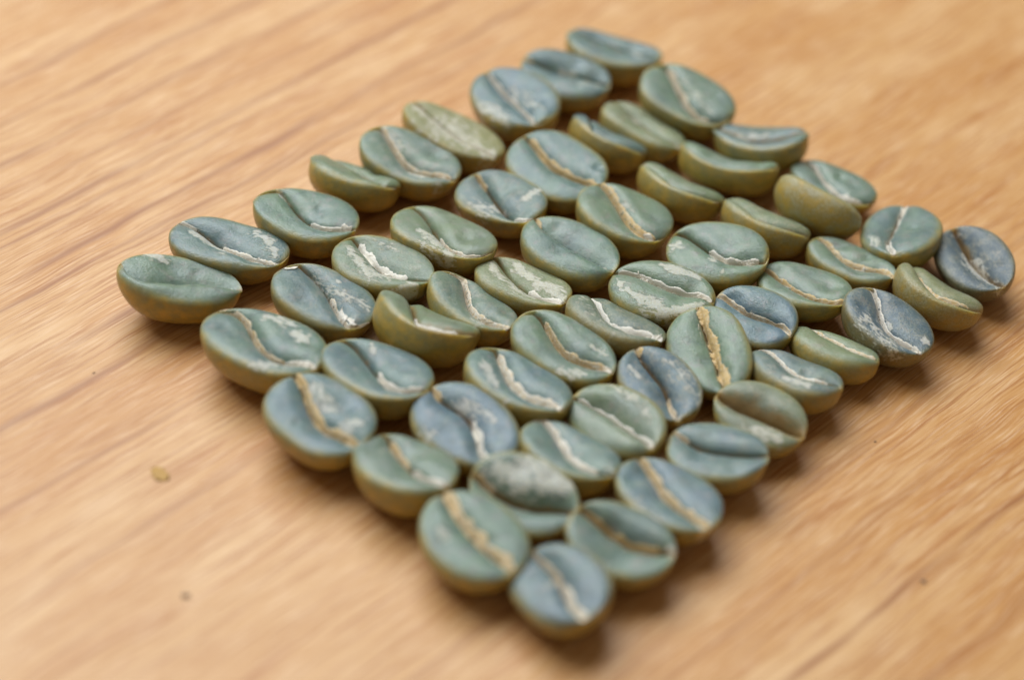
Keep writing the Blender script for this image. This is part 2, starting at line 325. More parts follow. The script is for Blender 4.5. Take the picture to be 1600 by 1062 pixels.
    ('C6', 'clean pale-teal bean with a deep bare crease and raised edge', [4.58, 9.01, -28.43, -0.06, 3.29, 9.72, 7.13, 4.0], [[-4.27, 1.21], [-3.13, 0.05], [-1.55, -0.02], [0.3, -0.19], [2.0, -0.49], [4.32, -0.58]], (0.3, 0.1, 0.15), (0.85, 0.2, 1.1, 0.15, 0.35, 0.35), [(-0.95, -0.72, 0.4, 0.3)], [([[3.51, -0.36], [4.32, -0.58]], 0.5, 0.9)], []),
    ('C7', 'smooth teal-green bean with a thick golden crease strip, beside the clean deep-creased bean', [9.48, 14.44, -25.96, -3.37, 5.8, 9.4, 7.24, 4.25], [[-3.37, 2.18], [-1.88, 0.93], [-0.28, -0.43], [1.54, -1.3], [3.57, -1.94]], (0.2, 0.2, 0.15), (0.5, 0.8, 0.4, 0.15, 0.0, 0.35), [(-0.85, 0.85, 0.55, 0.3)], [([[-0.58, 0.84], [0.8, 0.18]], 0.8, 0.6)], [([3.44, -1.81], 1.0, 0.4)]),
    ('C8', 'plain olive-green bean on its side with a faint pale rim line', [15.19, 20.43, -29.54, -34.0, 2.57, 8.96, 6.63, 3.7], [[-2.77, -1.29], [-0.42, -2.77], [2.49, -5.01], [5.46, -7.65]], (0.15, 0.35, 0.15), (0.3, 0.6, 0.4, 0.2, 0.0, 0.35), [], [([[1.03, -8.71], [2.45, -8.82]], 0.45, 0.9), ([[4.31, -12.16], [6.24, -9.57]], 0.9, 0.6)], []),
    ('C9', 'bare olive-green bean bent like a banana, both tips turned up', [19.75, 25.03, -17.58, -33.0, -1.83, 9.82, 6.47, 3.28], [[-2.64, -6.69], [-0.13, -9.88], [2.84, -14.5], [4.61, -8.28]], (0.2, 0.2, 0.15), (0.35, 0.8, 0.5, 0.75, 0.0, 0.35), [], [], []),
    ('C10', 'bean lying crosswise at the block edge with a blue-grey rim and tan hollow', [23.03, 29.35, -7.67, -17.65, -8.61, 9.63, 6.88, 3.69], [[-3.77, 0.07], [-1.74, -0.89], [0.2, -1.0], [2.34, 0.24]], (0.65, 0.1, 0.15), (0.4, 0.6, 0.5, 0.5, 0.0, 0.35), [], [([[-2.43, -0.36], [0.61, 0.17]], 0.9, 0.7)], []),
    ('D1', 'pale teal edge bean with a shallow crease, between slate-blue and peach-striped beans', [-7.55, -20.38, -29.07, -11.13, -4.29, 8.98, 6.9, 4.1], [[-3.65, 2.28], [-1.81, 0.87], [0.23, -0.06], [2.2, -0.65], [4.21, -0.61]], (0.4, 0.2, 0.15), (0.4, 0.8, 0.5, 0.15, 0.0, 0.35), [(-0.6, 0.1, 0.3, 0.35), (0.2, 0.9, 0.35, 0.9)], [([[-2.42, -1.21], [-2.31, 0.67]], 1.5, 0.35)], []),
    ('D2', 'broad violet-blue bean with a white curl in its bent crease', [-3.11, -15.11, -42.1, 5.59, 1.48, 9.88, 7.3, 3.77], [[-4.25, 0.45], [-2.52, 0.46], [-0.77, 0.51], [0.67, 0.25], [2.12, -0.38], [3.26, -1.31]], (0.95, 0.0, 0.15), (0.6, 0.6, 0.9, 0.1, 0.1, 0.35), [(0, 0.92, 0.55, 0.9), (-0.95, -0.7, 0.5, 0.3)], [([[-2.23, 0.78], [-0.73, 1.57], [1.43, 1.86]], 1.5, 0.6), ([[-1.52, -3.09], [-0.57, -3.45]], 1.3, 0.6)], []),
    ('D3', 'slate-blue bean with an open amber-lined crease, beside the broad violet-blue bean', [0.92, -9.37, -33.5, -12.37, 1.87, 9.85, 6.67, 3.83], [[-3.87, 2.03], [-2.17, 0.75], [-0.52, -0.38], [1.21, -0.9], [3.0, -0.85], [4.66, -0.54]], (0.6, 0.05, 0.15), (0.8, 0.7, 0.5, 0.25, 0.0, 0.35), [(-0.7, 0.9, 0.6, 0.6)], [([[-3.15, -1.04], [-0.68, -2.53]], 1.3, 0.75), ([[0.9, -3.77], [1.29, -3.55]], 0.7, 0.9)], [([4.26, -0.64], 1.3, 0.5)]),
    ('D4', 'long teal bean with a golden winding crease and white scuffs at one end', [4.63, -4.48, -31.55, 2.4, 2.5, 10.03, 6.53, 3.67], [[-3.9, 1.61], [-2.17, 0.71], [-0.77, -0.13], [1.09, -0.57], [2.5, -0.47], [4.58, -0.09]], (0.3, 0.15, 0.15), (0.6, 0.8, 0.4, 0.2, 0.0, 0.35), [(-0.6, 0.9, 0.45, 0.35), (0.6, 0.95, 0.3, 0.95)], [([[1.82, 1.24], [3.62, 1.06]], 0.7, 0.9), ([[1.38, -2.77], [3.42, -1.84]], 1.1, 0.8)], [([4.28, -0.15], 1.4, 0.45)]),
    ('D5', 'grey-olive bean with ragged white crease skin, rolled partly onto its side', [9.15, 0.08, -26.41, -22.43, 1.79, 9.39, 6.29, 3.45], [[-4.22, 2.08], [-2.15, 0.67], [-0.19, -0.84], [1.54, -1.45], [3.01, -0.83], [4.46, -0.48]], (0.35, 0.3, 0.5), (0.6, 0.6, 0.4, 0.2, 0.0, 0.3), [(-0.8, 1, 0.5, 0.85)], [([[-3.95, -0.01], [-1.49, -1.88], [0.62, -3.02]], 1.6, 0.35)], [([3.73, -0.55], 1.6, 0.4)]),
    ('D6', 'pale green bean with two chalk-white bands along its face and a white crease', [13.1, 4.58, -15.2, 4.78, -3.37, 9.52, 6.68, 3.63], [[-3.98, 0.77], [-2.29, 0.8], [-0.36, 0.38], [1.54, 0.04], [3.33, 0.03], [4.43, -0.3]], (0.15, 0.2, 0.15), (0.4, 0.6, 0.5, 0.05, 0.0, 0.35), [(-0.9, 0.98, 0.34, 0.9)], [([[-2.93, -1.6], [-0.85, -2.55], [1.45, -2.9], [3.81, -1.35]], 1.3, 1), ([[-0.78, 2.53], [0.97, 2.13], [2.91, 2.07]], 1.2, 1), ([[-4.17, -0.26], [-3.39, -1.66]], 0.9, 0.8)], [([-1.99, 0.81], 1.6, 0.4), ([3.67, -0.12], 1.4, 0.4)]),
    ('D7', 'broad pale-green bean with a bright white straw-like strip in its crease', [18.16, 10.12, -8.95, 7.51, -7.05, 9.33, 7.33, 4.12], [[-3.56, 1.77], [-1.72, 0.33], [-0.55, -0.34], [0.73, -0.99], [2.25, -1.36], [3.58, -1.17]], (0.2, 0.15, 0.15), (0.5, 0.6, 0.6, 0.05, 0.0, 0.35), [(-0.15, 0.85, 0.45, 0.95)], [([[-4.06, -0.83], [-3.61, 0.16]], 1.4, 0.8), ([[-0.26, -1.54], [0.13, -1.82]], 1.2, 0.7), ([[0.83, -3.03], [0.97, -2.76]], 0.5, 0.9)], [([1.34, -1.15], 2.4, 0.5), ([3.11, -1.15], 1.4, 0.6)]),
    ('D8', 'dusty olive bean on its side, next to the broad bean with the white straw-like strip', [23.28, 16.54, -27.72, -34.0, 0.72, 8.89, 6.58, 3.66], [[-3.37, -0.49], [-1.05, -2.54], [1.34, -3.84], [4.59, -7.36]], (0.15, 0.4, 0.6), (0.3, 0.6, 0.4, 0.2, 0.0, 0.35), [], [([[1.59, -8.23], [3.71, -9.58]], 0.5, 0.8)], []),
    ('D9', 'bean standing on its side showing only its frosted olive back', [28.67, 19.99, -31.22, -60.0, 4.18, 9.06, 6.44, 3.62], [[-3.24, -0.37], [-1.45, 0.21], [0.34, 0.95], [2.49, 1.59]], (0.1, 0.5, 0.9), (0.3, 0.6, 0.4, 0.1, 0.0, 0.35), [], [], []),
    ('D10', 'flat grey-teal edge bean behind the bean that shows only its frosted back', [30.3, 24.18, -27.04, -2.33, 1.72, 9.07, 5.52, 2.92], [[-2.82, 1.36], [-1.47, -0.14], [0.02, -1.21], [2.05, -1.94], [3.7, -1.78]], (0.3, 0.15, 0.15), (0.4, 0.6, 0.5, 0.1, 0.0, 0.35), [(-0.9, 0.8, 0.35, 0.7)], [], [([2.17, -1.72], 1.3, 0.5)]),
    ('E1', 'rounded pale-green bean with a thick peach crease strip, touching the small round corner bean', [-1.54, -27.24, -43.04, 2.57, 3.5, 9.26, 7.21, 4.21], [[-4.03, 0.8], [-2.15, 0.22], [-0.17, -0.09], [1.52, -0.14], [2.87, -0.11], [3.79, -0.03]], (0.25, 0.1, 0.15), (0.5, 0.8, 0.6, 0.1, 0.0, 0.35), [(-0.95, 0.95, 0.8, 0.35)], [([[-1.91, -1.92], [-0.69, -2.53]], 1.7, 0.6)], []),
    ('E2', 'bean with a chalky white far lobe and a wide dark open crease', [2.11, -22.01, -20.51, 13.28, 3.94, 8.9, 6.58, 3.72], [[-2.97, -0.47], [-1.82, -0.74], [-0.61, -0.91], [0.72, -0.75], [2.06, -0.15], [3.3, 0.09]], (0.4, 0.15, 0.15), (1.1, 0.7, 0.7, 0.1, 0.0, 0.35), [(-0.95, -0.5, 0.35, 0.3)], [([[-2.66, 1.0], [-0.18, 1.77], [2.6, 1.86]], 3.4, 0.85)], []),
    ('E3', 'teal bean with patchy cream flakes in its crease, beside the chalky white-lobed bean', [5.66, -16.78, -27.23, -11.78, 2.13, 8.79, 6.05, 3.65], [[-3.64, 1.91], [-2.27, 1.09], [-0.75, 0.2], [0.86, -0.78], [2.33, -1.07]], (0.5, 0.1, 0.15), (0.45, 0.9, 0.6, 0.25, 0.0, 0.35), [(-0.95, 0.7, 0.5, 0.7)], [([[-0.51, 0.09], [1.61, -1.08]], 1.0, 0.8), ([[3.36, -0.4], [4.15, -0.43]], 1.2, 0.6)], []),
    ('E4', 'round bean with a cream near lobe raised in a white-edged ridge', [9.27, -12.43, -41.92, 13.24, -6.42, 9.07, 6.44, 3.32], [[-3.45, -0.33], [-1.77, -0.13], [0.39, -0.08], [2.39, -0.29], [4.36, -0.51]], (0.35, 0.3, 0.15), (0.85, 0.25, 1.0, 0.1, 0.4, 0.35), [(-0.9, 0.98, 0.4, 0.95)], [([[-2.66, 2.45], [0.51, 2.6], [2.87, 1.33]], 1.1, 0.6)], []),
    ('E5', 'speckled violet-blue bean with a thin dark crease, beside the thick-creased green bean', [12.99, -7.55, -57.38, 7.44, 3.16, 8.62, 6.12, 3.29], [[-3.46, 0.12], [-2.01, 0.03], [-0.49, 0.25], [1.22, -0.03], [2.57, -0.49], [3.78, -0.73]], (0.9, 0.0, 0.4), (0.5, 0.6, 0.5, 0.1, 0.0, 0.35), [(-1, -0.8, 0.5, 0.3), (0.3, 0.85, 0.2, 0.5)], [([[-2.56, -1.39], [-1.43, -1.42]], 0.9, 0.85), ([[-1.56, 1.56], [1.34, 2.34], [3.51, 1.61]], 2.0, 0.5), ([[4.01, -0.75], [4.23, -0.63]], 0.8, 0.9)], []),
    ('E6', 'green bean turned lengthwise with a thick crumbly straw-coloured crease', [17.29, -3.09, -68.27, 19.7, 6.48, 9.59, 6.77, 3.64], [[-3.88, 0.77], [-1.95, 0.32], [0.25, 0.19], [2.13, -0.08], [4.1, -0.26]], (0.1, 0.15, 0.15), (0.5, 0.8, 0.6, 0.1, 0.0, 0.35), [(-0.98, 0.98, 0.85, 0.25)], [], []),
    ('E7', 'round smooth steel-blue bean with a thin S-shaped tan crease', [21.44, 2.3, -35.73, 12.11, -3.93, 8.04, 6.42, 3.65], [[-3.56, 0.03], [-2.08, -0.11], [-0.1, -0.18], [1.33, -0.06], [2.34, 0.25], [3.5, -0.07]], (0.85, 0.0, 0.15), (0.4, 0.4, 0.4, 0.05, 0.0, 0.35), [(-0.98, 0.98, 0.28, 0.5)], [], []),
    ('E8', 'clean sage-green bean with a raised straw-coloured crease, beside the steel-blue bean', [26.33, 7.13, -21.58, -3.66, -5.56, 8.69, 6.34, 3.52], [[-3.47, 0.56], [-2.07, -0.47], [-0.8, -0.98], [0.51, -1.24], [2.9, -1.73], [4.21, -1.52]], (0.2, 0.2, 0.15), (0.4, 0.5, 0.5, 0.1, 0.0, 0.35), [(-0.95, 0.98, 0.4, 0.3)], [], [([-1.35, -0.8], 1.0, 0.4)]),
    ('E9', 'smooth sage-teal curved bean with a honey-coloured crease and rounded near edge', [31.09, 11.83, -27.8, -7.36, -0.19, 8.65, 5.65, 3.03], [[-2.68, 0.97], [-1.49, 0.17], [0.07, -0.42], [1.64, -0.27], [3.17, -0.02], [4.46, -0.53]], (0.3, 0.2, 0.15), (0.5, 0.6, 0.5, 0.3, 0.0, 0.35), [(-0.9, 0.98, 0.45, 0.35)], [], [([1.36, -0.38], 1.3, 0.5)]),
    ('E10', 'round grey-blue bean with its white crease running across the row', [35.99, 16.55, -103.29, 15.59, -5.72, 9.04, 6.97, 3.71], [[-3.71, -0.06], [-1.74, -0.45], [0.68, -0.9], [3.04, -0.75], [4.54, -0.1]], (0.5, 0.1, 0.15), (0.35, 0.5, 0.4, 0.05, 0.0, 0.35), [(-0.98, 0.98, 0.36, 0.85)], [([[2.13, -2.3], [3.29, -1.67]], 1.3, 0.7)], [([-3.59, -0.11], 1.3, 0.5)]),
    ('F1', 'small round steel-blue corner bean with one sunken lobe', [5.44, -30.88, -52.62, 10.71, -7.04, 8.38, 6.72, 3.71], [[-3.64, 0.16], [-2.03, 0.07], [-0.43, 0.09], [1.03, -0.3], [2.38, -0.78], [3.27, -0.77]], (0.85, 0.05, 0.15), (0.6, 0.4, 0.9, 0.05, 0.25, 0.35), [(0.0, 0.95, 0.6, 0.6), (-0.95, 0, 0.3, 0.5)], [([[0.74, -2.29], [-0.03, -0.86]], 2.0, 0.3)], []),
    ('F2', 'half-moon blue-teal bean with a bare brown crease, touching the small round corner bean', [9.99, -25.94, -16.63, 4.91, 5.18, 8.73, 6.62, 3.79], [[-3.62, 1.22], [-1.91, 0.97], [-0.19, 0.34], [1.32, 0.14], [2.73, 0.37]], (0.5, 0.15, 0.15), (0.7, 0.8, 0.4, 0.25, 0.0, 0.35), [(-0.8, 0.7, 0.3, 0.1)], [([[3.67, 0.76], [4.23, 0.5]], 1.0, 0.6)], []),
    ('F3', 'slate-blue edge bean with a straight honey-coloured crease, second from the round corner bean', [13.83, -20.51, -39.97, -3.63, -2.38, 9.55, 6.78, 3.82], [[-4.16, 1.28], [-2.69, 0.75], [-1.41, 0.27], [-0.02, -0.19], [1.51, -0.68], [3.48, -0.85]], (0.8, 0.05, 0.15), (0.45, 0.7, 0.4, 0.1, 0.0, 0.35), [(-0.95, 0.95, 0.5, 0.35)], [([[-1.85, -2.82], [-0.15, -3.64], [1.57, -3.32]], 1.5, 0.45), ([[4.21, -1.11], [4.62, -1.29]], 0.8, 0.9)], []),
    ('F4', 'wedge-shaped plain blue-grey bean with one big bare lobe', [17.87, -15.29, -12.48, -0.34, -5.07, 8.32, 6.33, 3.6], [[-3.6, 1.01], [-2.27, 0.35], [-0.68, -0.07], [1.2, -0.1], [2.96, 0.47]], (0.7, 0.1, 0.15), (0.35, 1.0, 0.5, 0.2, 0.0, 0.35), [(-0.95, -0.6, 0.35, 0.5)], [], []),
    ('F5', 'wide-mouthed bean with a deep brown hollow and lilac-white lip', [21.56, -10.21, -23.06, 8.68, 3.08, 8.18, 6.2, 3.48], [[-3.56, 0.18], [-2.52, -0.16], [-1.5, -0.19], [0.33, 0.08], [1.87, -0.11], [3.38, -0.24]], (0.6, 0.45, 0.35), (1.0, 0.35, 0.45, 0.05, 0.0, 0.35), [], [([[-0.42, -2.32], [1.19, -2.0], [2.29, -1.83]], 1.7, 0.75), ([[-3.37, -0.25], [-1.25, -0.36]], 0.8, 0.4)], []),
    ('F6', 'small slate bean with a cream crease and olive belly, beside the wide-mouthed hollow bean', [24.91, -4.53, -30.3, -16.25, -3.53, 8.42, 6.17, 3.52], [[-3.56, 0.88], [-2.44, 0.8], [-0.98, 0.08], [0.68, -0.55], [2.3, -0.32], [3.6, 0.21]], (0.6, 0.15, 0.3), (0.5, 0.6, 0.5, 0.2, 0.0, 0.35), [(-0.98, 0.7, 0.38, 0.65)], [([[-0.14, -2.42], [2.02, -2.2]], 0.9, 0.8), ([[-2.02, -1.73], [-1.26, -2.56]], 1.0, 0.4)], []),
    ('F7', 'half-moon olive bean with a pointed tip, in the edge row', [28.75, -0.19, -27.24, -21.15, -1.69, 8.19, 5.7, 3.12], [[-3.45, 1.82], [-1.8, 1.25], [-0.53, 0.61], [1.33, 0.21], [3.64, 0.05]], (0.1, 0.4, 0.25), (0.4, 0.7, 0.4, 0.2, 0.0, 0.35), [(-0.95, 0.9, 0.32, 0.5)], [], []),
    ('F8', 'dark slate-blue silvery mottled bean with a thin pale crease', [33.64, 2.88, -46.77, -2.88, 6.24, 8.99, 6.55, 3.78], [[-3.19, 1.44], [-1.67, 0.66], [-0.17, -0.29], [1.57, -0.9], [3.01, -0.75], [4.18, -0.57]], (0.9, 0.05, 0.35), (0.45, 0.6, 0.5, 0.1, 0.0, 0.35), [(-0.95, 0.95, 0.3, 0.75)], [([[-1.99, -1.56], [0.28, -2.38], [2.89, -2.21]], 2.3, 0.55), ([[-0.2, 0.0], [0.63, -0.48]], 0.9, 0.8), ([[3.46, 0.52], [3.93, 0.88]], 0.8, 0.9)], [([3.89, -0.6], 1.1, 0.5)]),
    ('F9', 'khaki-gold grainy bean beside the dark hollow corner bean', [39.0, 8.4, -35.05, -30.0, 3.03, 8.57, 6.43, 3.62], [[-2.72, 0.61], [-0.34, -2.06], [1.4, -3.32], [3.59, -4.39]], (0.0, 0.65, 0.55), (0.45, 0.6, 0.4, 0.25, 0.0, 0.35), [(-0.5, 0.8, 0.35, 0.35)], [], []),
    ('F10', 'dark blue hollow corner bean filled with crumbly white skin', [42.73, 13.28, -65.97, 15.45, 1.19, 8.75, 6.49, 3.72], [[-3.04, 0.2], [-1.24, -0.01], [0.56, -0.17], [2.39, 0.1], [3.65, 0.37]], (0.95, 0.1, 0.5), (1.0, 0.9, 1.0, 0.05, 0.0, 0.35), [], [([[-1.22, -0.3], [1.21, -0.35], [3.09, 0.03]], 1.5, 0.85), ([[-3.7, -0.11], [-3.62, 0.53]], 1.2, 0.5), ([[4.41, -0.21], [4.16, 0.47]], 1.0, 0.6)], []),
]


# beans darker than the rest, and beans whose crease is stained wider
DARK = {'F10': .62, 'F8': .42, 'D5': .25, 'E5': .15, 'F6': .15, 'A2': .15, 'F1': .1, 'F9': .15, 'B2': .1}
BROWN = {'F5': 5.5, 'E2': 1.8, 'F2': 2.0, 'C3': 3.0, 'F10': 1.6, 'A4': 1.5, 'C10': 2.5, 'D1': 1.5}

NX, NH, ND = 76, 22, 26


class Bean:
    """Shape of one bean in mm: x along, y across, z up out of the flat face."""

    def __init__(s, rec):
        (s.seed, s.label, q, cr, s.tone, shp, s.strips, s.films, s.flakes) = rec
        s.x, s.y, s.yaw, s.roll, s.pitch, s.L, s.W, s.H = q
        s.L *= 1.015; s.W *= 1.055; s.y += .22
        s.dep, s.wn, s.wf, s.bend, s.lift, s.slit = shp
        s.dep = .2 + 1.25 * s.dep; s.wn = .2 + 1.3 * s.wn; s.wf = .2 + 1.3 * s.wf; s.bend *= 1.4; s.slit = .30 + s.slit
        s.rs = np.random.RandomState(sum(ord(c) * 31 ** i for i, c in enumerate(s.seed)) % 99991)
        r = s.rs
        s.n = r.uniform(2.15, 2.6); s.egg = r.uniform(-.06, .06)
        s.rp = 3.7 - max(0, min(1, (-s.roll - 8) / 14)) * 1.4
        s.dish = r.uniform(.10, .45)
        s.h3 = r.uniform(-.035, .035, 4)
        s.kr = min(1, max(0, (-s.roll - 8) / 14)); s.zr = s.rs.uniform(-.40, -.20) * (1 - s.kr) - .85 * s.kr; s.bend += .25 * s.kr                      # height of the widest line below the face
        cr = np.array(cr); xs = cr[:, 0] / (s.L / 2)
        # crease line: least-squares polynomial, held in at the tips
        deg = min(4, max(2, len(xs) - 2))
        xs = np.concatenate([xs, [-1.0, 1.0]]); ys = np.concatenate([cr[:, 1], [cr[0, 1] * .75, cr[-1, 1] * .75]])
        w = np.ones(len(xs)); w[-2:] = .45
        s.cp = np.polyfit(xs, ys, deg, w=w)
        s.waves = [(r.normal(size=3) / np.array([2.6, 2.2, 2.2]) * 2.0, r.uniform(0, 6.28), .055) for _ in range(5)]
        s.fwaves = [(r.normal(size=2) * 1.1, r.uniform(0, 6.28), .03) for _ in range(4)]
        s.dents = [(r.uniform(-.7, .7), r.uniform(-.6, .6), r.uniform(.45, 1.1), r.uniform(.06, .24)) for _ in range(4)]

    def half(s, t, side):
        w = s.W / 2 * np.maximum(1 - np.abs(t) ** s.n, 0) ** .5
        return w * (1 + s.egg * t + (s.h3[0] if side > 0 else s.h3[1]) * np.cos(3 * t) + (s.h3[2] if side > 0 else s.h3[3]) * np.sin(2.2 * t))

    def crease(s, t):
        c = np.polyval(s.cp, t) + .06 * np.sin(5 * t + s.waves[0][1]) + .015 * np.sin(17 * t + s.waves[1][1])
        return np.clip(c, -.80 * s.half(t, -1), .80 * s.half(t, 1))

    def top(s, t, y):
        """Height of the upper surface at t = 2x/L and y."""
        wp, wm = s.half(t, 1), s.half(t, -1)
        tt = np.clip(np.where(y > 0, y / np.maximum(wp, 1e-4), y / np.maximum(wm, 1e-4)), -1, 1)
        e = (.66 - s.zr) * np.maximum(1 - np.abs(t) ** 3.6, 0) ** .55
        z = s.zr + e * np.maximum(1 - np.abs(tt) ** s.rp, 0) ** .55
        d = y - s.crease(t)
        ww = np.where(d > 0, s.wf, s.wn)
        amp = np.maximum(1 - np.abs(t) ** 7, 0) * (.80 + .30 * np.cos(1.7 * t))
        inner = np.maximum(1 - np.abs(tt) ** 6, 0)
        z = z - s.dep * amp * inner * np.exp(-(np.abs(d) / ww) ** 1.15)
        z = z - s.slit * amp * inner * np.exp(-(d / .16) ** 2)
        z = z + s.lift * amp * inner * np.where(d < 0, np.exp(-np.abs(d + .35) / .9), 0) * (1 - np.exp(-(d / .2) ** 2))
        z = z - s.dish * np.maximum(1 - tt * tt, 0) * np.maximum(1 - t * t, 0)
        # lobes are very slightly pillowed
        z = z + .10 * inner * np.sin(np.clip(np.abs(d) / 2.4, 0, 1) * math.pi)
        for kx, ph, a in s.fwaves:
            z = z + a * inner * np.sin(kx[0] * t * s.L / 2 * .6 + kx[1] * y * .6 + ph)
        for dx, dy, dr, dd in s.dents:
            z = z - dd * inner * np.exp(-(((t - dx) * s.L / 2) ** 2 + (y - dy * s.W / 2) ** 2) / dr ** 2)
        return z + s.bend * t * t

    def build(s):
        th = np.linspace(0, math.pi, NX + 1)[1:-1]
        t = -np.cos(th)
        wp, wm, c = s.half(t, 1), s.half(t, -1), s.crease(t)
        a = .5 - .5 * np.cos(np.linspace(0, math.pi, NH + 1))          # dense at both ends
        rows = []
        ysN = -wm[:, None] + (c + wm)[:, None] * a[None, :]
        ysF = c[:, None] + (wp - c)[:, None] * a[None, 1:]
        yt = np.concatenate([ysN, ysF], 1)
        T = np.repeat(t[:, None], yt.shape[1], 1)
        zt = s.top(T, yt)
        ang = np.linspace(0, math.pi, ND + 2)[1:-1]
        hd = (s.H + s.zr) * np.maximum(1 - np.abs(t) ** 2.3, 0) ** .52
        ca = np.cos(ang)
        yd = np.where(ca > 0, wp[:, None] * np.abs(ca) ** .92, -wm[:, None] * np.abs(ca) ** .92)
        zd = s.zr - hd[:, None] * np.sin(ang) ** .95 + s.bend * (t * t)[:, None] * (1 - np.sin(ang))[None, :]
        Y = np.concatenate([yt, yd], 1); Z = np.concatenate([zt, zd], 1)
        n1, K = Y.shape
        X = np.repeat((t * s.L / 2)[:, None], K, 1)
        P = np.stack([X, Y, Z], -1).reshape(-1, 3)
        tip = s.zr + s.bend
        P = np.concatenate([P, [[-s.L / 2, 0, tip], [s.L / 2, 0, tip]]])
        face = np.concatenate([np.ones_like(yt), np.zeros_like(yd)], 1)
        rimt = np.where(yt > 0, yt / np.maximum(wp, 1e-4)[:, None], -yt / np.maximum(wm, 1e-4)[:, None])
        face[:, :yt.shape[1]] = np.clip((1.0 - rimt) * 2.2 + .48, 0, 1) * np.clip((1 - np.abs(T)) * 4 + .5, 0, 1)
        face[:, yt.shape[1]:] = .48 * np.clip(1 - 1.5 * np.sin(ang) ** 1.4, 0, 1)[None, :] * np.clip((1 - np.abs(t)) * 4 + .5, 0, 1)[:, None]
        # gentle lumps over the whole body
        disp = np.zeros(len(P))
        for kv, ph, am in s.waves: disp += am * np.sin(P @ kv * .42 + ph)
        nrm = P / np.array([s.L / 2, s.W / 2, s.H]) ** 2
        nrm /= np.linalg.norm(nrm, axis=1)[:, None] + 1e-9
        isdome = np.concatenate([np.concatenate([np.clip(rimt * 3 - 2, 0, 1), np.ones_like(yd)], 1).reshape(-1), [1, 1]])
        P = P + nrm * (disp * isdome)[:, None]
        idx = np.arange(n1 * K).reshape(n1, K)
        A, B = idx[:-1], idx[1:]
        quads = np.stack([A, B, np.roll(B, -1, 1), np.roll(A, -1, 1)], -1).reshape(-1, 4)
        faces = [tuple(q) for q in quads.tolist()]
        p0, p1 = n1 * K, n1 * K + 1
        for j in range(K):
            j2 = (j + 1) % K
            faces.append((p0, int(idx[0, j]), int(idx[0, j2])))
            faces.append((p1, int(idx[-1, j2]), int(idx[-1, j])))
        me = make_mesh('bean_body', P * MM, faces)
        fa = np.concatenate([face.reshape(-1), [.3, .3]])
        d = P[:, 1] - s.crease(np.clip(P[:, 0] / (s.L / 2), -1, 1))
        up_ = (np.concatenate([np.concatenate([np.ones_like(yt), np.zeros_like(yd)], 1).reshape(-1), [0, 0]]))
        crs = np.exp(-(np.abs(d) / (np.where(d > 0, .20 + .10 * s.wf, .20 + .10 * s.wn) * BROWN.get(s.seed, 1.0))) ** 1.3) * up_
        film = np.zeros(len(P))
        for pts, w, am in s.films:
            pts = np.array(pts)
            if len(pts) == 1: pts = np.concatenate([pts, pts + .01])
            best = np.full(len(P), 9.0)
            w = max(w, .55)
            for kk, (p, q) in enumerate(zip(pts[:-1], pts[1:])):
                v = q - p; h = np.clip(((P[:, :2] - p) @ v) / (v @ v + 1e-9), 0, 1)
                along = (kk + h) / (len(pts) - 1)
                wv = .5 + .65 * np.sin(math.pi * np.clip(along, .06, .94)) + .18 * np.sin(along * 9 + s.waves[0][1])
                best = np.minimum(best, np.linalg.norm(P[:, :2] - p - h[:, None] * v, axis=1) / wv)
            val = am * np.clip(1.05 - best / (w * .80), 0, 1)
            film = np.maximum(film, val * np.clip(up_ + (P[:, 2] > -1.6), 0, 1))
        fattr(me, 'dark', np.full(len(P), DARK.get(s.seed, 0.0))); fattr(me, 'face', fa); fattr(me, 'crease', crs); fattr(me, 'film', film)
        fattr(me, 'tone', np.tile(np.array(s.tone), (len(P), 1)), 'FLOAT_VECTOR')
        s.P = P
        return me

    # a strip of dried skin lying in the crease
    def strip_mesh(s, s0, s1, width, white):
        r = s.rs
        n, mcols = max(14, int((s1 - s0) * 52)), 7
        t = np.clip(np.linspace(s0, s1, n), -.985, .985)
        c = s.crease(t) + (.07 + .22 * width) * min(1.0, width / .3)
        env = np.clip(np.minimum(np.arange(n), n - 1 - np.arange(n)) / 4.0, .12, 1) ** .7

        def rag():
            k = np.interp(np.arange(n), np.linspace(0, n - 1, max(4, n // 5)), r.uniform(.15, 1.25, max(4, n // 5)))
            k = np.convolve(np.pad(k, 3, mode='edge'), np.array([1, 3, 5, 6, 5, 3, 1]) / 24, 'valid')
            return k * r.uniform(.8, 1.2, n)
        wl, wr = .55 * width * env * rag() + .05, .62 * width * env * rag() + .05
        V, ph = [], r.uniform(0, 6.28, 3)
        for i in range(n):
            tops, ys = [], []
            for j in range(mcols):
                f = j / (mcols - 1) * 2 - 1
                y = c[i] + (f * wr[i] if f > 0 else f * wl[i]) + .012 * math.sin(i * .4 + ph[0])
                y = float(np.clip(y, -.9 * s.half(t[i], -1), .9 * s.half(t[i], 1)))
                ys.append(y); tops.append(float(s.top(t[i], np.array(y))))
            edge = .5 * (tops[0] + tops[-1])
            for j in range(mcols):
                f = j / (mcols - 1) * 2 - 1
                fill = tops[j] + .32 * max(0, edge - tops[j])
                z = max(tops[j] + .02, fill) + .012 * math.sin(i * .37 + j * 1.3 + ph[1]) * (1 - f * f) + r.uniform(-.008, .012)
                V.append((t[i] * s.L / 2 + r.uniform(-.02, .02), ys[j], max(z, tops[j] + .015)))
        nv = len(V)
        V = np.array(V); Vb = V.copy(); Vb[:, 2] -= .06
        V = np.concatenate([V, Vb])
        F_ = s.grid(n, mcols, nv, 0)
        wv = [white] * len(V)
